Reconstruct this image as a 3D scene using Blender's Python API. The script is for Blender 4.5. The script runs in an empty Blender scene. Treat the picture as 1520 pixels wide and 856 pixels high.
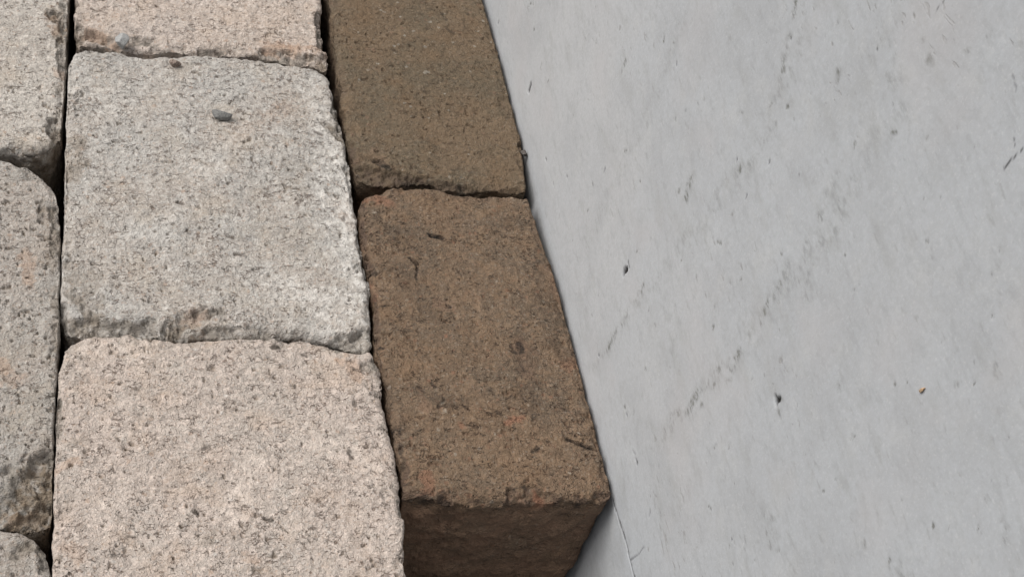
import bpy, math
import numpy as np
from mathutils import Matrix, Vector

sc = bpy.context.scene
# ------------------------------------------------------------------ camera
F = 2000.0                      # focal length in photo pixels (photo is 1520 x 856)
H = 0.6                         # camera height above the tops of the blocks
_v = np.array([-580., -2518., F]); _v /= np.linalg.norm(_v)
_t = (F * F - 871456) / 255548.
_n = np.array([148 - 63 * _t, 312 + 116 * _t, F]); _n /= np.linalg.norm(_n)
_n -= _v * (_v @ _n); _n /= np.linalg.norm(_n)
_m = np.cross(_v, _n)
if _m[0] < 0: _m = -_m
# rows give world axes in picture axes (x right, y down, z forward)
cam_data = bpy.data.cameras.new('camera')
cam = bpy.data.objects.new('camera', cam_data)
sc.collection.objects.link(cam)
sc.camera = cam
cam_data.sensor_width = 36.0
cam_data.lens = 36.0 * F / 1520.0
cam_data.clip_start = 0.02
cam_data.clip_end = 200.0
right = (_m[0], _v[0], -_n[0]); down = (_m[1], _v[1], -_n[1]); fwd = (_m[2], _v[2], -_n[2])
M = Matrix(((right[0], -down[0], -fwd[0], 0), (right[1], -down[1], -fwd[1], 0), (right[2], -down[2], -fwd[2], H), (0, 0, 0, 1)))
cam.matrix_world = M
cam_data.dof.use_dof = True
cam_data.dof.focus_distance = 0.78
cam_data.dof.aperture_fstop = 85.0

# ------------------------------------------------------------------ sky, sun, exposure
SUN_ELEV = math.radians(52); SUN_AZ = math.radians(-71)     # azimuth from +Y, negative = towards -X
world = bpy.data.worlds.new('World'); sc.world = world; world.use_nodes = True
wn = world.node_tree; wn.nodes.clear()
wo = wn.nodes.new('ShaderNodeOutputWorld'); bg = wn.nodes.new('ShaderNodeBackground')
sky = wn.nodes.new('ShaderNodeTexSky'); sky.sky_type = 'NISHITA'; sky.sun_disc = False
sky.sun_elevation = SUN_ELEV; sky.sun_rotation = SUN_AZ
sky.air_density = 1.0; sky.dust_density = 4.0; sky.ozone_density = 1.0
hs = wn.nodes.new('ShaderNodeHueSaturation'); hs.inputs['Saturation'].default_value = 0.22   # cloud veil greys the sky
wn.links.new(sky.outputs[0], hs.inputs['Color']); wn.links.new(hs.outputs[0], bg.inputs[0])
bg.inputs[1].default_value = 0.08
wn.links.new(bg.outputs[0], wo.inputs[0])
sd = bpy.data.lights.new('sun', 'SUN'); sd.energy = 1.5; sd.angle = math.radians(36); sd.color = (1.0, 0.96, 0.91)
sun = bpy.data.objects.new('sun', sd); sc.collection.objects.link(sun)
sdir = Vector((math.sin(SUN_AZ) * math.cos(SUN_ELEV), math.cos(SUN_AZ) * math.cos(SUN_ELEV), math.sin(SUN_ELEV)))
sun.rotation_euler = sdir.to_track_quat('Z', 'Y').to_euler()
sc.view_settings.view_transform = 'Standard'
sc.view_settings.look = 'None'
sc.view_settings.exposure = 0.80
sc.view_settings.gamma = 1.0

# ------------------------------------------------------------------ numeric helpers
def on_top(px, py, z=0.0):
    """Point of the photograph on the level plane z."""
    r = np.array([px - 760., py - 428., F])
    d = np.array([r @ _m, r @ _v, -(r @ _n)])
    p = d * ((z - H) / d[2])
    return np.array([p[0], p[1]])
WALL_X = 0.2690
def on_wall(px, py):
    r = np.array([px - 760., py - 428., F])
    d = np.array([r @ _m, r @ _v, -(r @ _n)])
    p = d * (WALL_X / d[0])
    return np.array([p[1], p[2] + H])

def _hash(ix, iy, iz, seed):
    h = (ix.astype(np.uint32) * np.uint32(374761393) + iy.astype(np.uint32) * np.uint32(668265263)
         + iz.astype(np.uint32) * np.uint32(2147483647) + np.uint32((seed * 974711 + 12345) & 0xffffffff))
    h = (h ^ (h >> np.uint32(13))) * np.uint32(1274126177)
    h = (h ^ (h >> np.uint32(16))) * np.uint32(2246822519)
    return (h ^ (h >> np.uint32(13))).astype(np.float32) / np.float32(4294967295.0)
def vnoise(P, size, seed=0):
    """Value noise in [-1,1]; P is (n,3) metres, size the feature size in metres."""
    with np.errstate(over='ignore'):
        q = (P / size + 1000.0 + seed * 7.31).astype(np.float32)
        i = np.floor(q).astype(np.int64); f = q - i; f = f * f * f * (f * (f * 6 - 15) + 10)
        x, y, z = i[:, 0], i[:, 1], i[:, 2]
        r = 0
        for dx in (0, 1):
            wx = f[:, 0] if dx else 1 - f[:, 0]
            for dy in (0, 1):
                wy = f[:, 1] if dy else 1 - f[:, 1]
                for dz in (0, 1):
                    wz = f[:, 2] if dz else 1 - f[:, 2]
                    r = r + wx * wy * wz * _hash(x + dx, y + dy, z + dz, seed)
    return r * 2 - 1
def fbm(P, size, octs=3, seed=0, gain=0.5):
    a = 1.0; r = 0; tot = 0
    for k in range(octs):
        r = r + a * vnoise(P, size / 2.03 ** k, seed + 17 * k); tot += a; a *= gain
    return r / tot * 1.5
def smooth(x):
    x = np.clip(x, 0, 1); return x * x * (3 - 2 * x)
def seg_dist(P, A, B):
    """Distance of the 2D points P to the segment AB."""
    d = B - A; L = d @ d
    t = np.clip(((P - A) @ d) / L, 0, 1) if L > 1e-14 else np.zeros(len(P))
    return np.hypot(P[:, 0] - A[0] - t * d[0], P[:, 1] - A[1] - t * d[1])
def resample(pts, n):
    pts = np.asarray(pts, float)
    for _ in range(2):                                   # corner cutting, ends kept
        q = [pts[0]]
        for a, b in zip(pts[:-1], pts[1:]): q += [a * .75 + b * .25, a * .25 + b * .75]
        q.append(pts[-1]); pts = np.array(q)
    s = np.r_[0, np.cumsum(np.hypot(*np.diff(pts, axis=0).T))]
    t = np.linspace(0, s[-1], n)
    return np.c_[np.interp(t, s, pts[:, 0]), np.interp(t, s, pts[:, 1])]
def grid_mesh(name, verts, faces, attrs=None):
    me = bpy.data.meshes.new(name)
    me.vertices.add(len(verts)); me.vertices.foreach_set('co', np.ascontiguousarray(verts, np.float32).ravel())
    nf = len(faces)
    me.loops.add(nf * 4); me.polygons.add(nf)
    me.loops.foreach_set('vertex_index', np.ascontiguousarray(faces, np.int32).ravel())
    me.polygons.foreach_set('loop_start', np.arange(0, nf * 4, 4, dtype=np.int32))
    me.polygons.foreach_set('loop_total', np.full(nf, 4, np.int32))
    me.polygons.foreach_set('use_smooth', np.ones(nf, bool))
    me.update(calc_edges=True); me.validate()
    for k, a in (attrs or {}).items():
        at = me.attributes.new(k, 'FLOAT', 'POINT'); at.data.foreach_set('value', np.ascontiguousarray(a, np.float32))
    return me
def link(name, me, mat):
    o = bpy.data.objects.new(name, me); sc.collection.objects.link(o)
    if mat: me.materials.append(mat)
    return o
def tag(o, label, cat, group=None):
    o['label'] = label; o['category'] = cat
    if group: o['group'] = group

# ------------------------------------------------------------------ materials
class NT:
    def __init__(s, name):
        s.m = bpy.data.materials.new(name); s.m.use_nodes = True; s.t = s.m.node_tree; s.t.nodes.clear()
        s.out = s.n('ShaderNodeOutputMaterial'); s.b = s.n('ShaderNodeBsdfPrincipled')
        s.l(s.b.outputs[0], s.out.inputs[0])
    def n(s, k): return s.t.nodes.new(k)
    def l(s, a, b): s.t.links.new(a, b)
    def put(s, sock, v):
        if isinstance(v, (int, float, tuple)): sock.default_value = v
        else: s.l(v, sock)
    def noise(s, vec, scale, detail=2.0, rough=0.5, dist=0.0):
        x = s.n('ShaderNodeTexNoise'); s.l(vec, x.inputs['Vector'])
        x.inputs['Scale'].default_value = scale; x.inputs['Detail'].default_value = detail
        x.inputs['Roughness'].default_value = rough; x.inputs['Distortion'].default_value = dist
        return x.outputs['Fac']
    def vor(s, vec, scale, feature='F1', out='Distance', rnd=1.0):
        x = s.n('ShaderNodeTexVoronoi'); x.feature = feature; s.l(vec, x.inputs['Vector'])
        x.inputs['Scale'].default_value = scale; x.inputs['Randomness'].default_value = rnd
        return x.outputs[out]
    def math(s, op, a, b=0.0, c=0.0):
        x = s.n('ShaderNodeMath'); x.operation = op
        s.put(x.inputs[0], a); s.put(x.inputs[1], b); s.put(x.inputs[2], c); return x.outputs[0]
    def rng(s, v, a, b, c=0.0, d=1.0, mode='SMOOTHSTEP'):
        x = s.n('ShaderNodeMapRange'); x.interpolation_type = mode
        s.put(x.inputs['Value'], v)
        for k, w in zip(('From Min', 'From Max', 'To Min', 'To Max'), (a, b, c, d)): x.inputs[k].default_value = w
        return x.outputs[0]
    def mix(s, f, a, b, mode='MIX'):
        x = s.n('ShaderNodeMix'); x.data_type = 'RGBA'; x.blend_type = mode; x.clamp_factor = True
        s.put(x.inputs[0], f)
        for sock, w in ((x.inputs[6], a), (x.inputs[7], b)):
            if isinstance(w, tuple): sock.default_value = (*w[:3], 1)
            else: s.l(w, sock)
        return x.outputs[2]
    def attr(s, name):
        x = s.n('ShaderNodeAttribute'); x.attribute_name = name; return x.outputs['Fac']
    def bump(s, h, dist, strength=1.0, prev=None):
        x = s.n('ShaderNodeBump'); s.l(h, x.inputs['Height']); x.inputs['Distance'].default_value = dist
        x.inputs['Strength'].default_value = strength
        if prev: s.l(prev, x.inputs['Normal'])
        return x.outputs[0]

def stone_material(name, base, alt, patch, dark, grain, light, chipc, soil_side_tint=(.19, .145, .10), offs=(0, 0, 0), cfac=1.0, pits=1.0, pf=.55, scale=.905):
    base, alt, patch, light, chipc, soil_side_tint, grain = [tuple(scale * x for x in q) for q in (base, alt, patch, light, chipc, soil_side_tint, grain)]
    T = NT(name)
    co = T.n('ShaderNodeTexCoord').outputs['Object']
    mp = T.n('ShaderNodeMapping'); T.l(co, mp.inputs[0]); mp.inputs['Location'].default_value = offs
    vec = mp.outputs[0]
    # fine warp so the grains are angular shards instead of round cells
    wr = T.n('ShaderNodeTexNoise'); T.l(vec, wr.inputs['Vector']); wr.inputs['Scale'].default_value = 420; wr.inputs['Detail'].default_value = 2
    w2 = T.n('ShaderNodeVectorMath'); w2.operation = 'SCALE'; T.l(wr.outputs['Color'], w2.inputs[0]); w2.inputs['Scale'].default_value = 0.0022
    w3 = T.n('ShaderNodeVectorMath'); w3.operation = 'ADD'; T.l(vec, w3.inputs[0]); T.l(w2.outputs[0], w3.inputs[1])
    wv = w3.outputs[0]
    big = T.noise(vec, 22, 4, .6); mid = T.noise(vec, 75, 4, .6)
    c = T.mix(T.rng(big, .38, .62), base, alt)
    c = T.mix(T.rng(mid, .52, .72, 0, .75), c, patch)
    # sand-size grains
    cell = T.n('ShaderNodeTexVoronoi'); T.l(wv, cell.inputs['Vector']); cell.inputs['Scale'].default_value = 950
    sep = T.n('ShaderNodeSeparateColor'); T.l(cell.outputs['Color'], sep.inputs[0])
    r1, r2, r3 = sep.outputs[0], sep.outputs[1], sep.outputs[2]
    c = T.mix(T.rng(r1, .0, 1.0, -.0, .17 * cfac, 'LINEAR'), c, dark)
    c = T.mix(T.rng(r2, .84, .98, 0, .32 * cfac), c, light)
    c = T.mix(T.rng(r3, .92, .98, 0, .4 * cfac), c, grain)
    # bigger aggregate here and there
    cell2 = T.n('ShaderNodeTexVoronoi'); T.l(wv, cell2.inputs['Vector']); cell2.inputs['Scale'].default_value = 260
    sp2 = T.n('ShaderNodeSeparateColor'); T.l(cell2.outputs['Color'], sp2.inputs[0])
    near = T.rng(cell2.outputs['Distance'], .30, .42, 1, 0)
    c = T.mix(T.math('MULTIPLY', T.rng(sp2.outputs[0], .94, .97, 0, .5), near), c, grain)
    c = T.mix(T.math('MULTIPLY', T.rng(sp2.outputs[1], .955, .975, 0, .45), near), c, dark)
    c = T.mix(T.math('MULTIPLY', T.rng(sp2.outputs[2], .94, .97, 0, .7), near), c, light)
    # tiny pores, elongated, with the darkness of the recess put into the colour
    fine = T.noise(wv, 900, 3, .65)
    pore = T.noise(wv, 330, 3, .62, .6)
    region = T.noise(vec, 55, 2, .5)
    thr = T.math('ADD', pore, T.math('MULTIPLY', T.math('SUBTRACT', region, .5), .30))
    pm = T.rng(thr, .665, .70, 0, pits)
    # short crooked shrinkage cracks between the grains
    mpc = T.n('ShaderNodeMapping'); T.l(wv, mpc.inputs[0]); mpc.inputs['Scale'].default_value = (.75, 1.25, 1)
    rdg = T.math('ABSOLUTE', T.math('SUBTRACT', T.noise(mpc.outputs[0], 190, 2, .6, .8), .5))
    gate = T.rng(T.math('ADD', T.noise(mpc.outputs[0], 240, 2, .6), T.math('MULTIPLY', T.math('SUBTRACT', region, .5), .35)), .53, .59, 0, 1)
    ck = T.math('MULTIPLY', T.rng(rdg, .006, .024, 1, 0), gate)
    hole2 = T.rng(T.noise(mpc.outputs[0], 150, 3, .6, .4), .69, .73, 0, pits)
    pm = T.math('MAXIMUM', T.math('MAXIMUM', pm, T.math('MULTIPLY', ck, .95 * pits)), hole2)
    soft = T.noise(mpc.outputs[0], 230, 4, .62)
    c = T.mix(T.rng(soft, .34, .50, .24 * cfac, 0), c, tuple(x * .62 for x in base))
    c = T.mix(T.rng(soft, .50, .64, 0, .55 * cfac), c, tuple(min(.7, x * 1.28) for x in base))
    mpd = T.n('ShaderNodeMapping'); T.l(wv, mpd.inputs[0]); mpd.inputs['Scale'].default_value = (.6, 1.5, 1)
    st1 = T.noise(mpd.outputs[0], 520, 2, .7, .3)
    c = T.mix(T.rng(st1, .55, .68, 0, .40 * cfac), c, tuple(x * y for x, y in zip(base, (.50, .43, .38))))
    st2 = T.noise(mpd.outputs[0], 610, 2, .7, .9)
    c = T.mix(T.rng(st2, .55, .68, 0, .6 * cfac), c, tuple(min(.72, x * 1.55) for x in base))
    warm = T.noise(vec, 40, 4, .65); cool = T.noise(wv, 48, 4, .65)
    c = T.mix(T.rng(warm, .50, .68, 0, .32), c, tuple(x * y for x, y in zip(base, (1.0, .88, .75))))
    c = T.mix(T.rng(cool, .54, .72, 0, .30), c, tuple(x * y for x, y in zip(base, (.80, .82, .84))))
    c = T.mix(T.rng(fine, .35, .75, .15 * cfac, 0), c, dark)
    c = T.mix(T.math('MULTIPLY', pm, pf), c, tuple(x * y for x, y in zip(dark, (.80, .58, .46))))
    # broken faces from the geometry
    ch = T.attr('chip'); stn = T.attr('stain')
    c = T.mix(T.math('MULTIPLY', ch, T.rng(T.noise(vec, 120, 3, .6), .35, .65, .2, .95)), c, chipc)
    c = T.mix(T.math('MULTIPLY', stn, T.rng(mid, .35, .6, .3, .9)), c, grain)
    c = T.mix(T.math('MULTIPLY', T.attr('soil_pit_side'), T.rng(mid, .3, .65, .5, 1)), c, soil_side_tint)  # one brown tint for soil patches, pits and lower sides
    c = T.mix(T.math('MULTIPLY', T.attr('pale'), T.rng(T.noise(wv, 170, 3, .65), .40, .60, .1, .85)), c, tuple(min(.66, x * 1.45) for x in base))
    c = T.mix(T.math('MULTIPLY', T.attr('darkspot'), T.rng(T.noise(wv, 300, 3, .65), .36, .52, .45, 1)), c, tuple(x * .5 for x in dark))
    T.l(c, T.b.inputs['Base Color'])
    T.b.inputs['Roughness'].default_value = .92
    T.b.inputs['Specular IOR Level'].default_value = .25
    g = T.math('ADD', T.math('MULTIPLY', fine, .8), T.math('MULTIPLY', cell.outputs['Distance'], .5))
    n1 = T.bump(g, .0012, .8)
    n2 = T.bump(T.math('ADD', T.math('MULTIPLY', pm, -1.0), T.math('MULTIPLY', T.noise(vec, 260, 3, .6), 1.2)), .0014, .9, n1)
    T.l(n2, T.b.inputs['Normal'])
    return T.m

PALE = dict(dark=(.14, .115, .095), light=(.62, .59, .55), grain=(.40, .27, .19), chipc=(.235, .21, .18))
MATS = {
    'beige': stone_material('beige_concrete', (.51, .475, .43), (.47, .43, .385), (.43, .395, .35), offs=(1, 0, 0), **PALE),
    'pink': stone_material('pinkish_concrete', (.515, .438, .385), (.495, .435, .385), (.525, .47, .415), offs=(2, 5, 0), pits=1.0, **PALE),
    'pink_far': stone_material('pale_pink_concrete', (.52, .45, .40), (.50, .42, .36), (.53, .48, .43), offs=(8, 5, 0), pits=1.0, **PALE),
    'greybeige': stone_material('grey_beige_concrete', (.455, .435, .405), (.455, .41, .365), (.40, .385, .36), offs=(3, 2, 0), **PALE),
    'grey': stone_material('grey_concrete', (.38, .36, .33), (.40, .355, .315), (.33, .315, .29), offs=(5, 2, 0), **PALE),
    'brown': stone_material('brown_concrete', (.186, .126, .081), (.152, .112, .078), (.196, .130, .078), dark=(.045, .036, .030), light=(.36, .31, .25),
                            grain=(.24, .12, .075), chipc=(.10, .068, .050), soil_side_tint=(.24, .15, .10), offs=(4, 1, 0), cfac=.95, pits=.8, pf=.8),  # side tint lighter than the stone, lifting the shaded end face by colour
    'umber': stone_material('umber_concrete', (.160, .114, .073), (.128, .100, .067), (.172, .116, .070), dark=(.045, .038, .030), light=(.33, .30, .25),
                            grain=(.21, .13, .09), chipc=(.095, .068, .050), soil_side_tint=(.12, .08, .055), offs=(7, 3, 0), cfac=.6, pits=.45, pf=.6),
}

# ------------------------------------------------------------------ the ground under the blocks
def soil_material():
    T = NT('dark_sand_bed'); co = T.n('ShaderNodeTexCoord').outputs['Object']
    a = T.noise(co, 60, 5, .6); b = T.noise(co, 900, 3, .6)
    c = T.mix(T.rng(a, .3, .7), (.035, .028, .022), (.06, .048, .036)); c = T.mix(T.rng(b, .55, .75, 0, .5), c, (.12, .10, .08))
    T.l(c, T.b.inputs['Base Color']); T.b.inputs['Roughness'].default_value = 1
    T.l(T.bump(b, .002), T.b.inputs['Normal']); return T.m
DEPTH = 0.105
N = 90
gx = np.sign(np.linspace(-1, 1, N)) * np.abs(np.linspace(-1, 1, N)) ** 5 * 60; gy = gx + 0.45
GX, GY = np.meshgrid(gx, gy, indexing='ij')
GP = np.c_[GX.ravel(), GY.ravel(), np.zeros(N * N)]
GP[:, 2] = -DEPTH - .004 + .0025 * vnoise(GP, .03, 5)
ii, jj = np.meshgrid(np.arange(N - 1), np.arange(N - 1), indexing='ij'); k0 = (ii * N + jj).ravel()
g = link('ground', grid_mesh('ground', GP, np.c_[k0, k0 + N, k0 + N + 1, k0 + 1]), soil_material()); g['kind'] = 'structure'

# ------------------------------------------------------------------ the cast concrete wall
def wall_material():
    T = NT('smooth_cast_concrete'); co = T.n('ShaderNodeTexCoord').outputs['Object']
    big = T.noise(co, 5, 3, .5); mid = T.noise(co, 28, 4, .6); fine = T.noise(co, 500, 3, .6)
    c = T.mix(T.rng(big, .35, .65), (.400, .417, .436), (.418, .428, .440))
    c = T.mix(T.rng(mid, .42, .66, 0, .45), c, (.340, .350, .364))
    c = T.mix(T.rng(T.noise(co, 60, 3, .6), .5, .75, 0, .45), c, (.438, .448, .452))
    mp2 = T.n('ShaderNodeMapping'); T.l(co, mp2.inputs[0]); mp2.inputs['Rotation'].default_value = (math.radians(48), 0, 0); mp2.inputs['Scale'].default_value = (1, .45, 1)
    # small flecks that run diagonally up the wall
    mp = T.n('ShaderNodeMapping'); T.l(co, mp.inputs[0]); mp.inputs['Rotation'].default_value = (math.radians(35), 0, 0); mp.inputs['Scale'].default_value = (1, .38, 1)
    fl = T.noise(mp.outputs[0], 330, 2, .6, .5); reg = T.noise(mp2.outputs[0], 16, 3, .6)
    fm = T.rng(T.math('ADD', fl, T.math('MULTIPLY', T.math('SUBTRACT', reg, .5), .95)), .735, .83, 0, .6)
    c = T.mix(fm, c, (.22, .22, .21))
    fl2 = T.noise(mp.outputs[0], 120, 3, .6)
    c = T.mix(T.rng(fl2, .60, .76, 0, .30), c, (.25, .255, .245))
    c = T.mix(T.rng(fine, .3, .7, .22, 0), c, (.27, .27, .27))
    c = T.mix(T.rng(T.noise(co, 850, 2, .6), .56, .70, 0, .22), c, (.58, .58, .57))
    c = T.mix(T.rng(T.noise(mp.outputs[0], 260, 3, .65), .60, .72, 0, .38), c, (.24, .245, .24))
    c = T.mix(T.rng(T.noise(mp2.outputs[0], 190, 4, .7), .50, .68, 0, .30), c, (.27, .278, .285))
    c = T.mix(T.rng(T.noise(mp2.outputs[0], 60, 4, .65), .54, .70, 0, .30), c, (.30, .305, .30))
    spk = T.noise(mp.outputs[0], 420, 3, .7)
    c = T.mix(T.math('MULTIPLY', T.attr('smear'), T.rng(spk, .42, .60, .25, 1.6)), c, (.17, .175, .165))
    pk = T.noise(co, 11, 3, .6)
    c = T.mix(T.rng(pk, .5, .68, 0, .35), c, (.415, .402, .405))
    c = T.mix(T.attr('hole'), c, (.018, .017, .016))
    T.l(c, T.b.inputs['Base Color'])
    T.b.inputs['Roughness'].default_value = .7; T.b.inputs['Specular IOR Level'].default_value = .3
    h = T.math('ADD', T.math('MULTIPLY', fine, .3), T.math('MULTIPLY', fm, -.35))
    T.l(T.bump(h, .0006, .6), T.b.inputs['Normal'])
    return T.m
ys = np.r_[np.linspace(-6, -.1, 14), np.linspace(-.05, .12, 12), np.linspace(.13, .80, 950), np.linspace(.86, 1.2, 6), np.linspace(1.6, 9, 14)]
zs = np.r_[-.30, -.2, -.15, np.linspace(-.11, .43, 590), .47, .55, .70, .85, .90]
NY, NZ = len(ys), len(zs)
WY, WZ = np.meshgrid(ys, zs, indexing='ij')
W2 = np.c_[WY.ravel(), WZ.ravel()]
W3 = np.c_[np.zeros(len(W2)), W2]
hole = np.zeros(len(W2)); smear = np.zeros(len(W2)); depth = np.zeros(len(W2))
wn1 = fbm(W3, .004, 2, 3); wn2 = fbm(W3, .0022, 2, 9); wn3 = fbm(W3, .009, 2, 21)
def near(A, B, r):
    lo = np.minimum(A, B) - r * 2.5; hi = np.maximum(A, B) + r * 2.5
    return np.where((W2[:, 0] > lo[0]) & (W2[:, 0] < hi[0]) & (W2[:, 1] > lo[1]) & (W2[:, 1] < hi[1]))[0]
def wmark(p, q, r, s, arr, noisy=.35, deep=0.0):
    A, B = on_wall(*p), on_wall(*q); r = r / 1000.; k = near(A, B, r + .002)
    d = seg_dist(W2[k], A, B) + noisy * r * wn2[k]
    f = smooth((r - d) / (r * .55)) * s
    arr[k] = np.maximum(arr[k], f); depth[k] = np.maximum(depth[k], f * deep)
def smudge(p, q, r, s):
    A, B = on_wall(*p), on_wall(*q); r = r / 1000.; k = near(A, B, r + .002)
    d = seg_dist(W2[k], A, B)
    f = smooth(1 - d / (r * 1.5)) * s * 1.4 * np.clip(.55 + .9 * wn1[k] + .35 * wn3[k], 0, 1.3)
    smear[k] = np.maximum(smear[k], f)
# air holes
wmark((787, 125), (784, 136), 1.9, 1, hole, .2, .0015)
wmark((741, 32), (740, 35), .8, .9, hole, .2, .001)
wmark((810, 235), (811, 238), .8, .8, hole, .2, .001)
wmark((842, 261), (843, 264), .8, .6, hole, .2, .001)
wmark((822, 271), (822, 275), .7, .6, hole, .2, .001)
wmark((898, 249), (896, 256), .8, .5, hole, .2, .001)
wmark((930, 399), (925, 405), 2.0, 1, hole, .4, .0015)
wmark((932, 389), (934, 397), 1.1, .75, hole, .3, .001)
wmark((1151, 589), (1152, 598), 1.5, 1, hole, .15, .0015)
wmark((1157, 592), (1154, 593), 1.3, 1, hole, .2, .0015)
wmark((888, 526), (889, 528), .8, .8, hole, .2, .001)
wmark((1141, 240), (1140, 242), .8, .95, hole, .2, .001)
wmark((1469, 713), (1470, 716), .5, .85, hole, .2, .001)
wmark((929, 613), (930, 617), .8, .7, hole, .2, .001)
wmark((1004, 94), (1004, 97), .7, .7, hole, .2, .001)
wmark((942, 680), (945, 688), 1.0, .75, hole, .5, .001)
wmark((938, 668), (942, 674), .7, .35, hole, .5, .001)
wmark((964, 758), (963, 765), .9, .35, hole, .6, .001)
wmark((1093, 236), (1093, 239), .7, .75, hole, .2, .001)
wmark((1173, 55), (1173, 58), .5, .7, hole, .2, .0005)
wmark((1302, 72), (1302, 75), .4, .7, hole, .2, .0005)
wmark((1086, 799), (1086, 801), .6, .7, hole, .2, .0005)
wmark((1108, 289), (1107, 294), .7, .6, hole, .2, .0005)
# hairline joint at block level, with a short branch
for a, b in (((909, 742), (915, 762)), ((915, 762), (921, 782)), ((921, 782), (929, 806)), ((929, 806), (934, 831)), ((934, 831), (942, 860))):
    wmark(a, b, .75, .85, hole, .35, .0008)
wmark((934, 831), (946, 823), .6, .55, hole, .4, .0005); wmark((946, 823), (955, 811), .6, .5, hole, .4, .0005)
# thin dark fibres out of focus at the right
wmark((1490, 250), (1503, 236), .45, .9, hole, .2); wmark((1503, 236), (1519, 221), .35, .85, hole, .2)
wmark((1501, 195), (1506, 205), .35, .7, hole, .2); wmark((1506, 205), (1507, 220), .3, .6, hole, .2)
wmark((1504, 110), (1510, 134), .55, .4, hole, .2)
wmark((1402, 0), (1390, 16), .4, .55, hole, .3)
# grey smears
for a, b, r, s in (((955, 425), (925, 475), 2.2, .5), ((925, 475), (897, 525), 2.4, .45), ((1097, 515), (1083, 555), 3.0, .6), ((1083, 555), (1079, 566), 1.8, .6),
                   ((1072, 540), (1035, 590), 2.4, .5), ((1035, 580), (1002, 618), 2.8, .55), ((1060, 570), (1040, 600), 1.6, .5), ((1030, 600), (1008, 630), 2.2, .5),
                   ((1245, 103), (1242, 127), 2.4, .6), ((1181, 5), (1178, 28), 2.0, .5), ((1026, 262), (1018, 295), 3.5, .5), ((1100, 248), (1097, 262), 2.2, .45),
                   ((929, 92), (924, 105), 2.0, .6), ((1480, 545), (1480, 560), 2.2, .35), ((1222, 320), (1190, 380), 4.5, .24), ((1170, 398), (1140, 460), 4.5, .27),
                   ((1140, 450), (1128, 490), 3.0, .4), ((1240, 270), (1215, 320), 4.5, .2), ((1195, 405), (1200, 440), 4, .22), ((1250, 300), (1235, 350), 4.0, .2),
                   ((1150, 180), (1100, 260), 3.0, .28), ((1170, 60), (1160, 110), 4.0, .30), ((1245, 25), (1243, 32), 1.5, .45), ((1106, 795), (1104, 822), 2.0, .5),
                   ((1135, 765), (1150, 772), 1.6, .45), ((1138, 790), (1143, 812), 1.2, .45), ((1210, 690), (1214, 696), 1.2, .5), ((1160, 596), (1156, 612), 2.0, .45),
                   ((1286, 790), (1284, 805), 2.2, .4), ((1330, 840), (1345, 852), 5.0, .4), ((1498, 788), (1492, 800), 2.4, .35), ((820, 480), (835, 500), 2, .2),
                   ((1415, 570), (1420, 570), 1.2, .3), ((1248, 565), (1245, 575), 2.2, .35), ((1358, 500), (1361, 512), 1.0, .5), ((1417, 522), (1421, 518), .8, .55),
                   ((1310, 190), (1330, 196), 1.3, .45), ((1322, 70), (1328, 82), 1.5, .4), ((1370, 60), (1385, 95), 1.8, .35), ((1433, 75), (1440, 80), 1.2, .35),
                   ((990, 445), (1000, 520), 5.0, .12), ((1385, 70), (1370, 105), 2.0, .35), ((1426, 85), (1440, 75), 1.2, .4)):
    smudge(a, b, r, s)
# broad faint scuffs rising from lower left to upper right
for a, b, r, s in (((985, 650), (1110, 500), 7, .20), ((1110, 500), (1240, 330), 9, .17), ((1240, 330), (1330, 150), 8, .12), ((880, 545), (970, 420), 5, .16), ((970, 420), (1110, 240), 7, .15),
                   ((1110, 240), (1190, 60), 7, .14), ((860, 380), (960, 180), 6, .12), ((960, 180), (1010, 40), 6, .12), ((1040, 700), (1000, 760), 5, .14), ((1130, 760), (1180, 840), 6, .13), ((1340, 170), (1310, 60), 6, .13)):
    smudge(a, b, r, s)
# drifts of tiny dark specks scattered along the casting direction
rs = np.random.RandomState(4)
for _ in range(170):
    px = rs.uniform(760, 1500); py = rs.uniform(5, 850)
    if px < 730 + .26 * py + 25: continue
    L = rs.uniform(0, 6); an = rs.normal(1.75, .8); r = rs.uniform(.5, .95) * (1 if px < 1100 else .6)
    wmark((px, py), (px + L * math.cos(an), py + L * math.sin(an)), r * 1.15, rs.uniform(.3, .8), smear, .8, .0003)
WX = np.full(len(W2), WALL_X) + .0006 * vnoise(W3, .06, 2) + depth
WX = WX + np.where(depth > 0, 0, 0)
WV = np.c_[WX, W2]
ii, jj = np.meshgrid(np.arange(NY - 1), np.arange(NZ - 1), indexing='ij'); k0 = (ii * NZ + jj).ravel()
WF = np.c_[k0, k0 + 1, k0 + NZ + 1, k0 + NZ]
# back, top and ends make it a solid wall 0.18 m thick
per = np.r_[np.arange(NY) * NZ + NZ - 1]
back = np.array([[WALL_X + .18, ys[0], zs[0]], [WALL_X + .18, ys[0], zs[-1]], [WALL_X + .18, ys[-1], zs[-1]], [WALL_X + .18, ys[-1], zs[0]],
                 [WALL_X, ys[0], zs[0] - .001], [WALL_X, ys[0], zs[-1] + .001], [WALL_X, ys[-1], zs[-1] + .001], [WALL_X, ys[-1], zs[0] - .001]])
nb = len(WV); WV = np.r_[WV, back]
WF = np.r_[WF, np.array([[0, 3, 2, 1], [1, 2, 6, 5], [0, 1, 5, 4], [3, 7, 6, 2], [0, 4, 7, 3]]) + nb]
z8 = np.zeros(8)
wall = link('concrete_wall', grid_mesh('concrete_wall', WV, WF, {'hole': np.r_[hole, z8], 'smear': np.r_[smear, z8]}), wall_material())
tag(wall, 'smooth pale grey cast concrete wall running along the right side of the blocks', 'wall')

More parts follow.
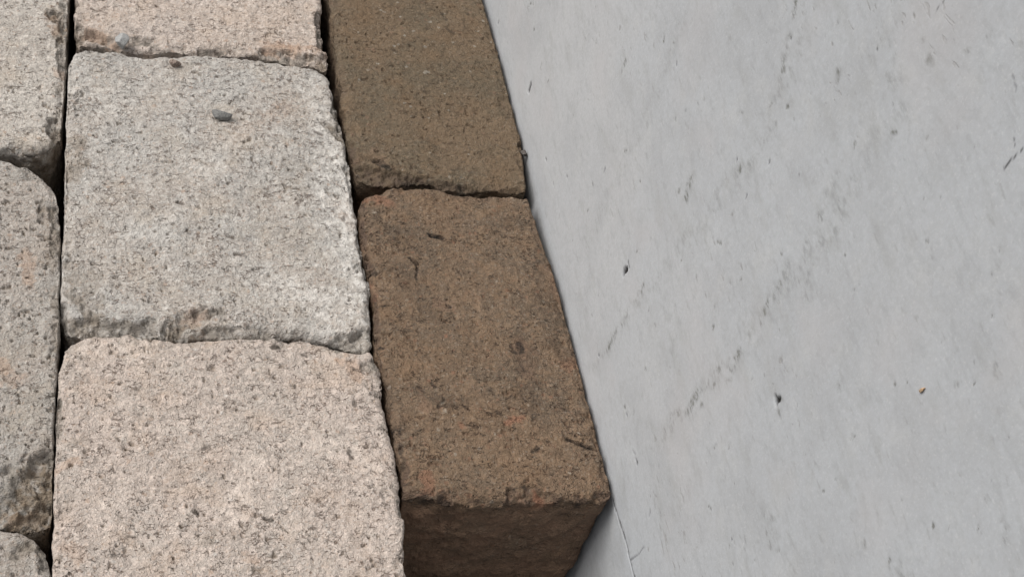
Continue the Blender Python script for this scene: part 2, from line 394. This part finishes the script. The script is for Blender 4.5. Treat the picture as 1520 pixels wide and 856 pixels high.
# ------------------------------------------------------------------ tumbled concrete blocks
def along(p, y):
    """Follow the photograph's receding direction from pixel p to picture row y."""
    return (p[0] + (180 - p[0]) * (p[1] - y) / (p[1] + 2090.), y)

def block(mat, seed, far, right_, near_, left, darks=(), pales=(), z0=0.0, tilt=(0, 0), radius=.004, res=.0006, chips=(), stains=(), soils=(), rough=1.0, edge_wob=1.0, wob_left=1.0, wob_right=1.0, side_step=1.10, side_max=.004):
    """far: left to right, right_: far to near, near_: left to right, left: far to near; all in photo pixels on the top plane."""
    e_f, e_r, e_n, e_l = [np.array([on_top(*p) for p in e]) for e in (far, right_, near_, left)]
    c00 = (e_f[0] + e_l[0]) / 2; c10 = (e_f[-1] + e_r[0]) / 2; c11 = (e_n[-1] + e_r[-1]) / 2; c01 = (e_n[0] + e_l[-1]) / 2
    e_f[0] = c00; e_l[0] = c00; e_f[-1] = c10; e_r[0] = c10; e_n[-1] = c11; e_r[-1] = c11; e_n[0] = c01; e_l[-1] = c01
    wdt = np.hypot(*(c10 - c00)); lng = np.hypot(*(c01 - c00))
    nu = int(wdt / res) // 2 * 2 + 1; nv = int(lng / (res * 1.15)) // 2 * 2 + 1
    Ef, En, Er, El = resample(e_f, nu), resample(e_n, nu), resample(e_r, nv), resample(e_l, nv)
    u = np.linspace(0, 1, nu)[:, None, None]; v = np.linspace(0, 1, nv)[None, :, None]
    top = ((1 - v) * Ef[:, None] + v * En[:, None] + (1 - u) * El[None] + u * Er[None]
           - ((1 - u) * (1 - v) * c00 + u * (1 - v) * c10 + (1 - u) * v * c01 + u * v * c11))
    # rings going down the sides
    st = [0.0005]; tot = st[0]
    while tot < DEPTH: st.append(min(st[-1] * side_step, side_max)); tot += st[-1]
    drop = np.cumsum(st); K = len(drop)
    NU, NV = nu + 2 * K, nv + 2 * K
    I, J = np.meshgrid(np.arange(NU) - K, np.arange(NV) - K, indexing='ij')
    ring = np.maximum(np.maximum(-I, I - (nu - 1)), np.maximum(-J, J - (nv - 1))).clip(0)
    hu = (nu - 1) / 2; hv = (nv - 1) / 2
    fu = (I - hu) / (hu + ring); fv = (J - hv) / (hv + ring)
    iu = (fu + 1) * hu; iv = (fv + 1) * hv
    i0 = np.clip(np.floor(iu).astype(int), 0, nu - 2); j0 = np.clip(np.floor(iv).astype(int), 0, nv - 2)
    a = (iu - i0)[..., None]; b = (iv - j0)[..., None]
    XY = (top[i0, j0] * (1 - a) * (1 - b) + top[i0 + 1, j0] * a * (1 - b) + top[i0, j0 + 1] * (1 - a) * b + top[i0 + 1, j0 + 1] * a * b).reshape(-1, 2)
    ringf = ring.ravel()
    poly = np.r_[Ef[::4], Er[::4], En[::-4], El[::-4]]
    e = np.full(len(XY), 9.)
    inner = np.where(ringf == 0)[0]
    # only the outer 3 cm needs the distance to the outline
    ring_in = np.minimum(np.minimum(I, nu - 1 - I), np.minimum(J, nv - 1 - J)).ravel()[inner]
    sel = inner[ring_in * res < .035]
    dmin = np.full(len(sel), 9.)
    for k in range(len(poly)):
        dmin = np.minimum(dmin, seg_dist(XY[sel], poly[k], poly[(k + 1) % len(poly)]))
    e[sel] = dmin; e[ringf > 0] = 0
    P = np.c_[XY, np.zeros(len(XY))]
    S = P + seed * 3.1
    # edge radius wanders
    sw = 1 + (wob_left - 1) * smooth((-fu.ravel() - .94) / .04) + (wob_right - 1) * smooth((fu.ravel() - .94) / .04)
    R = radius * (.6 + .4 * sw) * (1 + .55 * vnoise(S, .022, 1) + .35 * vnoise(S, .008, 2)).clip(.35, 2)
    q = np.clip(1 - e / R, 0, 1)
    z = -R * (1 - np.sqrt(1 - q * q)) * .9
    dr = np.where(ringf > 0, drop[np.clip(ringf - 1, 0, K - 1)], 0)
    z = z - dr
    # chips: broken-off edges; each = (pixel a, pixel b, radius mm, depth mm)
    chip = np.zeros(len(P)); S3 = np.c_[XY, z] + seed * 3.1
    cn = fbm(S3, .009, 3, 31); cn2 = fbm(S3, .0028, 2, 33)
    for (pa, pb, rr, dd) in chips:
        A, B = on_top(*pa), on_top(*pb); rr /= 1000; dd /= 1000
        d = seg_dist(XY, A, B) + cn * rr * .38
        f = np.clip((rr - d) / rr, 0, 1)
        hgt = dd * np.minimum(f * 2.2, 1) ** .8 * (1 + .25 * fbm(S3, .006, 2, 5))
        act = (f > 0) & (z > -dd * 1.2)
        z = np.where(act, np.minimum(z, z * .35 - hgt), z)
        chip = np.maximum(chip, np.where(z > -dd * 2.5, smooth(f * 5), 0))
    # natural small break-outs anywhere on the arris
    w = (.0045 + .006 * vnoise(S, .016, 41) + .0035 * vnoise(S, .006, 42)) * edge_wob * sw
    f = np.clip((w - e) / .006, 0, 1) * (ringf == 0)
    brk = f * .0022 * (.6 + .6 * fbm(S3, .004, 2, 8)) * (.5 + smooth(vnoise(S, .03, 44) * 2))
    z = z - brk.clip(0); chip = np.maximum(chip, smooth(f * 1.6) * .35)
    side = (ringf > 0)
    P = np.c_[XY, z]; S3 = P + seed * 3.1
    # rough surface
    edge_f = np.exp(-(e / .005) ** 2) * edge_wob * sw
    for ax in (0, 1):
        P[:, ax] += side * .0008 * fbm(S3, .009, 4, 90 + ax) + edge_f * (.0012 * fbm(S3, .014, 2, 51 + ax) + .0008 * fbm(S3, .0045, 3, 61 + ax))
    rg = rough * (1 + 2.0 * chip)
    P[:, 2] += .0008 * fbm(S3, .05, 2, 71) + rg * (.00055 * fbm(S3, .007, 2, 72) + .00034 * vnoise(S3, .0021, 73) + .00020 * vnoise(S3, .0011, 74))
    # pits
    pn = vnoise(S3 * np.array([.75, 1.2, 1]), .0028, 75) + .6 * vnoise(S3, .0014, 76)
    reg = vnoise(S3, .03, 77)
    pit = smooth((pn + .30 * reg - .86) / .14) * (1 - side)
    P[:, 2] -= .0016 * pit * rough
    stain = np.zeros(len(P)); soil_pit_side = np.zeros(len(P))
    dark_ = np.zeros(len(P)); pale_ = np.zeros(len(P))
    for arr, lst in ((stain, stains), (soil_pit_side, soils), (dark_, darks), (pale_, pales)):
        for (pa, pb, rr, ss) in lst:
            d = seg_dist(XY, on_top(*pa), on_top(*pb)) * 1000 + (cn * .5 + cn2 * .55) * rr
            arr[:] = np.maximum(arr, smooth((rr - d) / (rr * .6)) * ss)
    dark_ *= np.clip((z + .012) / .006, 0, 1); P[:, 2] -= .0006 * dark_
    stain *= np.clip((z + .012) / .006, 0, 1)
    soil_pit_side = np.maximum(soil_pit_side, pit * .55)  # pits are sunk and also darkened by colour to read deeper
    soil_pit_side = np.maximum(soil_pit_side, np.clip((-z - .004) / .010, 0, 1) * (.65 + .35 * fbm(S3, .012, 3, 80)) * side)  # sides turn to the tint with depth below the top
    # tilt about the centre
    cen = XY.mean(0)
    P[:, 2] += z0 + tilt[0] * (XY[:, 0] - cen[0]) + tilt[1] * (XY[:, 1] - cen[1])
    o3 = np.array([cen[0], cen[1], z0 - DEPTH])
    ii, jj = np.meshgrid(np.arange(NU - 1), np.arange(NV - 1), indexing='ij'); k0 = (ii * NV + jj).ravel()
    faces = np.c_[k0, k0 + 1, k0 + NV + 1, k0 + NV]
    me = grid_mesh('paving_block', P - o3, faces, {'chip': chip, 'stain': stain, 'soil_pit_side': soil_pit_side, 'darkspot': dark_, 'pale': pale_})
    # underside
    o = link('paving_block', me, MATS[mat]); o.location = o3
    return o

GP_ = 'loosely laid concrete paving blocks'
M1_far = [(101, 96), (108, 80), (122, 71), (140, 68), (170, 75), (220, 79), (300, 80), (380, 87), (430, 93), (465, 97), (482, 104), (490, 116)]
M1_right = [(490, 116), (497, 150), (505, 178), (515, 210), (519, 240), (524, 280), (530, 320), (539, 370), (544, 400), (549, 440), (553, 470), (552, 500), (547, 516)]
M1_near = [(96, 484), (105, 494), (125, 495), (150, 491), (200, 494), (250, 498), (290, 498), (400, 496), (455, 498), (485, 503), (505, 511), (530, 517), (547, 516)]
M1_left = [(101, 96), (100, 130), (98, 200), (96, 290), (92, 400), (89, 440), (89, 465), (96, 484)]
b = block('greybeige', 1, M1_far, M1_right, M1_near, M1_left, radius=.0045, wob_left=.3,
          chips=[((120, 482), (215, 488), 8, 3.5), ((250, 492), (300, 470), 6, 3.0), ((310, 492), (390, 494), 4, 2), ((500, 512), (552, 500), 7, 4.5), ((498, 150), (512, 205), 4.5, 3),
                 ((480, 180), (505, 205), 3.5, 1.6), ((90, 455), (94, 490), 4, 5), ((515, 240), (527, 300), 2.5, 2), ((535, 340), (553, 460), 2.5, 2), ((105, 435), (135, 470), 4, 1.2), ((270, 470), (330, 462), 3, 1.0)],
          stains=[((105, 150), (112, 152), 3, .7), ((335, 210), (420, 160), 9, .25), ((500, 300), (520, 330), 7, .3), ((290, 480), (300, 470), 8, .5)],
          pales=[((500, 230), (545, 470), 14, .9), ((120, 130), (170, 150), 16, .5), ((420, 430), (540, 470), 16, .7), ((340, 205), (300, 260), 12, .5), ((460, 120), (480, 200), 10, .6), ((240, 330), (200, 350), 10, .4)],
         darks=[((262, 300), (270, 302), 1.2, .8), ((338, 350), (345, 352), 1.3, .8), ((350, 378), (362, 378), 1.4, .8), ((455, 398), (458, 398), 1, .9), ((290, 463), (306, 455), 1.6, .7), ((170, 488), (215, 483), 2, .6), ((508, 325), (510, 325), 1.6, .7), ((404, 116), (405, 116), 1, .9), ((457, 166), (459, 168), 1, .9), ((468, 195), (478, 200), 1.4, .7), ((283, 115), (290, 118), 1.6, .6)],
         soils=[((380, 300), (440, 370), 12, .16), ((450, 130), (440, 260), 12, .16), ((120, 210), (108, 260), 8, .45), ((120, 410), (135, 470), 11, .4), ((485, 170), (500, 205), 7, .35), ((290, 485), (255, 490), 5, .5)])
tag(b, 'large grey-beige block with chipped near edge and two loose pebbles on it', 'paving block', GP_)

M2_far = [(86.5, 556), (89, 536), (96, 517), (109, 504), (130, 497), (150, 494), (170, 495), (210, 500), (260, 502), (300, 501), (400, 500), (455, 501), (482, 507), (500, 515), (525, 521), (545, 523), (556, 529)]
M2_right = [(556, 529), (564, 550), (568, 580), (572, 610), (580, 640), (585, 670), (590, 700), (597, 740), (598, 780), (603, 820), (605, 856), (615, 930), (612, 945)]
M2_left = [(86.5, 556), (85, 580), (83.5, 620), (82, 680), (81, 740), (78, 800), (77, 856), (74, 935), (80, 950)]
M2_near = [(80, 950), (100, 956), (350, 958), (590, 956), (612, 945)]
b = block('pink', 2, M2_far, M2_right, M2_near, M2_left, radius=.004, wob_left=.35,
          chips=[((470, 505), (500, 516), 3, 1.5), ((545, 545), (555, 540), 4, 1.8), ((595, 745), (602, 775), 2.5, 2), ((85, 600), (84, 640), 3, 1.5)],
          stains=[((515, 535), (530, 555), 6, .6), ((90, 690), (110, 685), 5, .5), ((500, 690), (530, 690), 6, .2), ((260, 700), (330, 680), 9, .2), ((100, 810), (115, 830), 6, .35), ((370, 828), (380, 832), 4, .5)],
          pales=[((370, 690), (345, 760), 10, .6), ((120, 520), (220, 510), 6, .5), ((440, 640), (560, 700), 9, .4), ((180, 740), (150, 760), 9, .4), ((598, 760), (600, 830), 5, .6)],
      darks=[((405, 514), (412, 513), 2, .95), ((450, 526), (455, 527), 1.3, .8), ((437, 570), (438, 575), 1.2, .9), ((519, 668), (522, 680), 1.8, .8), ((300, 667), (310, 664), 1.3, .8), ((232, 756), (234, 760), 1.6, .85), ((288, 757), (292, 760), 1.6, .85), ((392, 769), (402, 771), 1.2, .9), ((505, 750), (518, 750), 1.1, .7), ((190, 795), (200, 796), 1.2, .8), ((541, 692), (544, 693), 1, .9), ((551, 697), (556, 700), 1, .9), ((168, 700), (170, 702), 1.4, .7), ((168, 822), (170, 824), 1.6, .6), ((395, 814), (403, 810), 1.2, .7), ((128, 541), (130, 543), 1, .9), ((350, 607), (352, 607), 1, .9), ((526, 596), (528, 600), 1.4, .7), ((525, 547), (540, 552), 1.2, .7), ((565, 730), (570, 740), 1, .6)],
      soils=[((100, 660), (120, 655), 5, .3), ((300, 800), (360, 790), 5, .2), ((85, 828), (86, 830), 3, .6)])
tag(b, 'pinkish beige block nearest the camera in the middle row, cut by the bottom frame edge', 'paving block', GP_)

M0_near = [(113, 58), (120, 66), (150, 63), (170, 70), (220, 76), (300, 77), (380, 83), (430, 89), (462, 92), (478, 98), (486, 100)]
M0_right = [along((478, 0), -380), along((478, 0), -180), (477, 0), (476, 20), (477, 45), (481, 62), (485, 80), (486, 100)]
M0_left = [along((112, 0), -380), along((112, 0), -180), (112, 0), (113, 30), (113, 58)]
b = block('pink_far', 3, [M0_left[0], along((250, 0), -380), M0_right[0]], M0_right, M0_near, M0_left, radius=.0035,
          chips=[((128, 52), (170, 62), 5.5, 5), ((115, 40), (118, 60), 4.5, 5), ((190, 60), (225, 62), 5, 2.2), ((400, 84), (480, 92), 8, 3), ((474, 20), (478, 70), 3, 4), ((300, 76), (330, 76), 2, 1.5)],
          stains=[((400, 70), (470, 75), 7, .8), ((135, 50), (165, 60), 6, .6)], soils=[((475, 92), (486, 98), 4, .6), ((460, 82), (462, 84), 4, .5), ((115, 45), (120, 60), 4, .5)])
tag(b, 'pinkish beige block in the middle row, cut by the top frame edge', 'paving block', GP_)

L_x = -170
L1_near = [(L_x, 226), (-60, 222), (0, 220), (40, 222), (70, 220), (80, 208), (90, 196)]
L1_right = [along((102, 0), -330), along((102, 0), -150), (102, 0), (99, 50), (97, 100), (95, 150), (90, 196)]
b = block('beige', 4, [(-120, -330), (0, -331), L1_right[0]], L1_right, L1_near, [(-120, -330), (-150, -50), (L_x, 226)], radius=.0045, wob_right=.35,
          chips=[((80, 20), (100, 45), 5, 2.4), ((90, 60), (98, 120), 3.5, 2.2), ((80, 180), (90, 214), 6, 3.5)],
          stains=[((80, 30), (85, 45), 6, .6), ((85, 105), (88, 110), 4, .4)], soils=[((85, 20), (90, 55), 6, .5), ((86, 195), (82, 210), 6, .5), ((-100, 232), (90, 224), 3.5, .9)], rough=.85)
tag(b, 'pale beige block in the left row, cut by the top left corner of the frame', 'paving block', GP_)

L2_far = [(-190, 232), (-60, 232), (0, 234), (22, 239), (45, 249), (62, 263), (75, 279), (84, 292)]
L2_right = [(84, 292), (88.5, 320), (88.5, 400), (87, 500), (84, 560), (81, 620), (78, 700), (76, 740), (72, 768)]
L2_near = [(-215, 778), (-60, 776), (0, 776), (40, 776), (60, 775), (72, 768)]
b = block('grey', 5, L2_far, L2_right, L2_near, [(-190, 232), (-200, 500), (-215, 778)], radius=.004, wob_right=.35,
          chips=[((10, 762), (66, 735), 24, 4.5), ((66, 715), (78, 690), 12, 5), ((30, 778), (66, 766), 13, 7.5), ((80, 310), (86, 340), 4, 2.5), ((82, 340), (84, 380), 3, 1.6), ((64, 300), (57, 330), 2, 1.2),
                 ((-100, 772), (-10, 772), 12, 5)],
          stains=[((38, 372), (44, 420), 4, .55), ((0, 555), (8, 565), 9, .5), ((20, 765), (50, 760), 10, .6), ((66, 770), (60, 768), 5, .8)],
          soils=[((70, 310), (70, 330), 6, .4), ((80, 340), (80, 400), 5, .45), ((80, 425), (84, 520), 3, .4), ((30, 760), (70, 720), 16, .8)])
tag(b, 'grey block in the left row with a large broken corner at its near end', 'paving block', GP_)

L3_far = [(-220, 781), (-60, 781), (0, 784), (28, 787), (48, 793), (60, 802), (68, 814), (71, 830)]
L3_right = [(71, 830), (73, 850), (73, 900), (72, 1000)]
b = block('grey', 6, L3_far, L3_right, [(-240, 1050), (0, 1050), (60, 1048), (72, 1000)], [(-220, 781), (-240, 1050)], radius=.004,
          chips=[((66, 812), (72, 840), 4, 2), ((22, 825), (40, 812), 4, 1.2)], soils=[((25, 830), (45, 810), 7, .3)])
tag(b, 'grey block in the lower left corner with only its rounded far corner showing', 'paving block', GP_)

B1_near = [(533, 262), (545, 266), (572, 269), (600, 268), (640, 270), (680, 279), (720, 282), (760, 284), (781, 284)]
B1_right = [along((717, 0), -360), along((717, 0), -150), (717, 0), (728, 40), (740, 82), (751, 120), (770, 190), (776, 217), (779, 245), (781, 284)]
B1_left = [along((489, 0), -360), along((489, 0), -150), (489, 0), (497, 60), (503, 105), (509, 150), (515, 195), (521, 232), (533, 262)]
b = block('umber', 7, [B1_left[0], along((600, 0), -362), B1_right[0]], B1_right, B1_near, B1_left, radius=.0032, wob_right=.4, rough=.8,
          chips=[((530, 250), (600, 266), 8, 5), ((560, 240), (575, 250), 4, 2), ((610, 270), (640, 268), 4, 2.5), ((650, 275), (700, 281), 4, 3), ((772, 212), (780, 235), 2.5, 2.5), ((520, 215), (528, 250), 3.5, 3)],
          stains=[((535, 235), (560, 225), 8, .3)], soils=[], darks=[((560, 240), (580, 250), 1.8, .8), ((655, 20), (662, 30), 1.6, .5), ((665, 45), (672, 50), 2, .5), ((583, 75), (590, 78), 1.4, .6), ((680, 275), (690, 280), 2, .8), ((600, 266), (640, 270), 2, .6), ((538, 170), (540, 171), 1, .8)], pales=[((530, 185), (534, 200), 2.4, .5), ((580, 25), (582, 30), .8, 1), ((592, 46), (594, 52), .9, 1), ((576, 62), (582, 63), .8, .9), ((541, 116), (545, 117), .8, 1), ((673, 116), (675, 117), .8, 1), ((668, 256), (670, 258), 1.2, 1), ((652, 224), (653, 225), .7, 1)])
tag(b, 'dark olive brown narrow block beside the wall, cut by the top frame edge', 'paving block', GP_)

B2_far = [(533, 312), (537, 294), (550, 285), (575, 278), (600, 275), (635, 275), (655, 278), (672, 284), (690, 288), (730, 288), (765, 289), (785, 292)]
B2_right = [(785, 292), (800, 335), (815, 380), (829, 430), (844, 480), (858, 530), (873, 590), (888, 650), (898, 690), (906, 715), (908, 728)]
B2_left = [(533, 312), (536, 350), (545, 400), (555, 450), (560, 520), (576, 580), (583, 620), (588, 660), (597, 700), (603, 736)]
B2_near = [(603, 736), (640, 738), (700, 741), (750, 741), (800, 742), (850, 740), (890, 741), (902, 738), (908, 728)]
b = block('brown', 8, B2_far, B2_right, B2_near, B2_left, radius=.0048, wob_right=.4, rough=.9, side_step=1.05, side_max=.0016,
          chips=[((760, 733), (774, 742), 5.5, 3.2), ((788, 736), (815, 744), 6.5, 3.0), ((533, 300), (545, 400), 3.5, 2.0), ((553, 440), (562, 540), 3, 1.6), ((592, 690), (604, 735), 5, 2.4), ((858, 738), (868, 741), 3, 2), ((640, 742), (668, 742), 3.5, 2), ((610, 735), (640, 740), 4, 1.6), ((700, 742), (750, 744), 2, 1.2),
                 ((890, 738), (908, 735), 4, 2.5), ((540, 390), (548, 420), 3, 2.5), ((580, 640), (590, 690), 3, 2), ((843, 652), (866, 662), .9, 1.4), ((866, 662), (886, 669), .9, 1.4),
                 ((640, 348), (655, 350), 2, 1.2), ((612, 385), (622, 390), 1.6, 1.2), ((621, 392), (618, 410), 1.2, 1.1)],
          stains=[((555, 290), (575, 300), 6, .8), ((755, 625), (770, 620), 4, .8), ((682, 628), (685, 632), 3, .8), ((700, 435), (706, 440), 4, .5), ((630, 705), (635, 725), 5, .6), ((800, 738), (815, 746), 5, .9), ((850, 540), (840, 545), 5, .35), ((550, 420), (556, 440), 4, .5)],
          darks=[((575, 340), (620, 370), 9, .22), ((600, 400), (640, 470), 9, .2), ((770, 500), (790, 600), 9, .38), ((620, 580), (680, 600), 7, .34), ((800, 400), (830, 520), 9, .28), ((570, 560), (580, 640), 6, .3), ((720, 330), (780, 330), 7, .2), ((636, 345), (656, 350), 1.8, .95), ((608, 382), (620, 392), 1.4, .9), ((620, 392), (618, 415), .9, .9), ((560, 455), (580, 454), .7, .9), ((770, 512), (775, 520), 2.4, .9), ((758, 520), (765, 522), 1.6, .8), ((778, 545), (780, 550), 2.4, .6), ((622, 575), (630, 582), 2, .8), ((650, 605), (660, 592), 1.6, .8), ((828, 500), (832, 506), 1.4, .8), ((555, 405), (557, 408), 1.8, .7), ((587, 632), (592, 636), 2.6, .9), ((596, 660), (600, 690), 1.8, .6), ((790, 670), (798, 665), 1.2, .9), ((842, 652), (885, 669), 1.05, 1), ((764, 725), (778, 722), 1.6, .8), ((655, 733), (666, 738), 2.4, .8), ((858, 740), (864, 741), 1.2, .9), ((630, 738), (638, 740), 2, .7), ((608, 716), (612, 716), 2.2, .8), ((735, 610), (745, 615), 1.2, .6), ((665, 452), (668, 454), 1.4, .9), ((567, 514), (570, 516), 1, .9), ((577, 292), (580, 293), 1.1, .9), ((692, 548), (694, 550), 1, .9), ((640, 568), (645, 575), 1.4, .7), ((835, 640), (840, 655), 1.4, .5), ((800, 440), (815, 455), 2.0, .5)],
      pales=[((650, 420), (720, 470), 10, .22), ((600, 620), (760, 700), 14, .25), ((560, 520), (620, 540), 9, .18), ((705, 430), (712, 460), 2.4, .6), ((660, 300), (690, 306), 3, .3), ((805, 455), (812, 453), .9, .9), ((808, 640), (816, 642), .8, .9), ((620, 640), (700, 700), 16, .25), ((870, 732), (875, 733), .9, 1), ((683, 744), (688, 743), 1.2, .9), ((640, 770), (655, 780), 4, .4)],
      soils=[((625, 580), (632, 605), 4, .5), ((660, 735), (663, 738), 4, .7), ((775, 510), (785, 560), 6, .45), ((770, 735), (775, 742), 3, .6), ((815, 400), (830, 440), 6, .3), ((655, 450), (665, 455), 4, .5)])
tag(b, 'warm brown narrow block beside the wall with its dark near end face exposed', 'paving block', GP_)

# ------------------------------------------------------------------ loose crumbs of stone
def crumb_material(name, col, dk):
    T = NT(name); co = T.n('ShaderNodeTexCoord').outputs['Object']
    c = T.mix(T.rng(T.noise(co, 900, 3, .6), .35, .65), col, dk)
    T.l(c, T.b.inputs['Base Color']); T.b.inputs['Roughness'].default_value = .85
    T.l(T.bump(T.noise(co, 1500, 3, .6), .0006, .8), T.b.inputs['Normal']); return T.m
import bmesh
def crumb(name, at, size, z, seed, mat, rot=0.0, bend=0.0):
    """A small angular stone: an icosphere cut by random planes."""
    bm = bmesh.new(); bmesh.ops.create_icosphere(bm, subdivisions=4, radius=1.0)
    r = np.random.RandomState(seed)
    pl = [(d / np.linalg.norm(d), h) for d, h in ((r.normal(size=3), r.uniform(.50, .82)) for _ in range(13))]
    for v_ in bm.verts:
        p = np.array(v_.co)
        for d, h in pl:
            s = p @ d
            if s > h: p = p - d * (s - h) * .95
        p[2] -= bend * abs(p[0]) * -1
        v_.co = Vector(p * np.array(size) / 1000.)
    P = np.array([v_.co for v_ in bm.verts]); nz = fbm(P + seed, .0016, 2, seed)
    for v_, q in zip(bm.verts, nz): v_.co += v_.normal * float(q) * .00012
    me = bpy.data.meshes.new(name); bm.to_mesh(me); bm.free()
    o = link(name, me, mat); x, y = on_top(*at); o.location = (x, y, z); o.rotation_euler = (0.1, 0.15, rot)
    me.polygons.foreach_set('use_smooth', [True] * len(me.polygons)); return o
grey_m = crumb_material('grey_gravel', (.33, .33, .32), (.24, .24, .235)); dk_m = crumb_material('blue_grey_gravel', (.215, .21, .20), (.12, .12, .115))
rust_m = crumb_material('rusty_gravel', (.30, .24, .20), (.10, .07, .055)); blk_m = crumb_material('dark_grit', (.06, .05, .045), (.10, .09, .08))
o = crumb('pebble', (181, 68), (6.2, 6.0, 5.4), .0036, 11, grey_m, .3)
tag(o, 'rounded light grey pebble lodged in the joint at the far left corner', 'pebble', 'loose pebbles on the blocks')
o = crumb('pebble', (260, 98), (4.2, 3.6, 3.0), .0018, 23, rust_m, -.4)
tag(o, 'smallest reddish grey pebble lying near the far edge of the grey-beige block', 'pebble', 'loose pebbles on the blocks')
o = crumb('pebble', (329, 176), (7.4, 4.0, 3.0), .0024, 35, dk_m, -.08, .30)
tag(o, 'flat blue-grey stone chip lying on the open face of the grey-beige block', 'pebble', 'loose pebbles on the blocks')
o = crumb('grit', (778, 226), (2.6, 3.4, 2.4), -.0005, 44, blk_m, .5)
tag(o, 'tiny dark grit crumb caught between the far brown block and the wall', 'grit')
y_, z_ = on_wall(1370, 578)
ob = crumb('rust_flake', (760, 428), (.7, .75, 2.1), 0, 52, crumb_material('orange_flake', (.50, .31, .17), (.56, .42, .28)))
ob.location = (WALL_X - .0003, y_, z_); ob.rotation_euler = (.25, 0, 0)
tag(ob, 'tiny orange flake stuck to the right part of the pale wall', 'flake')
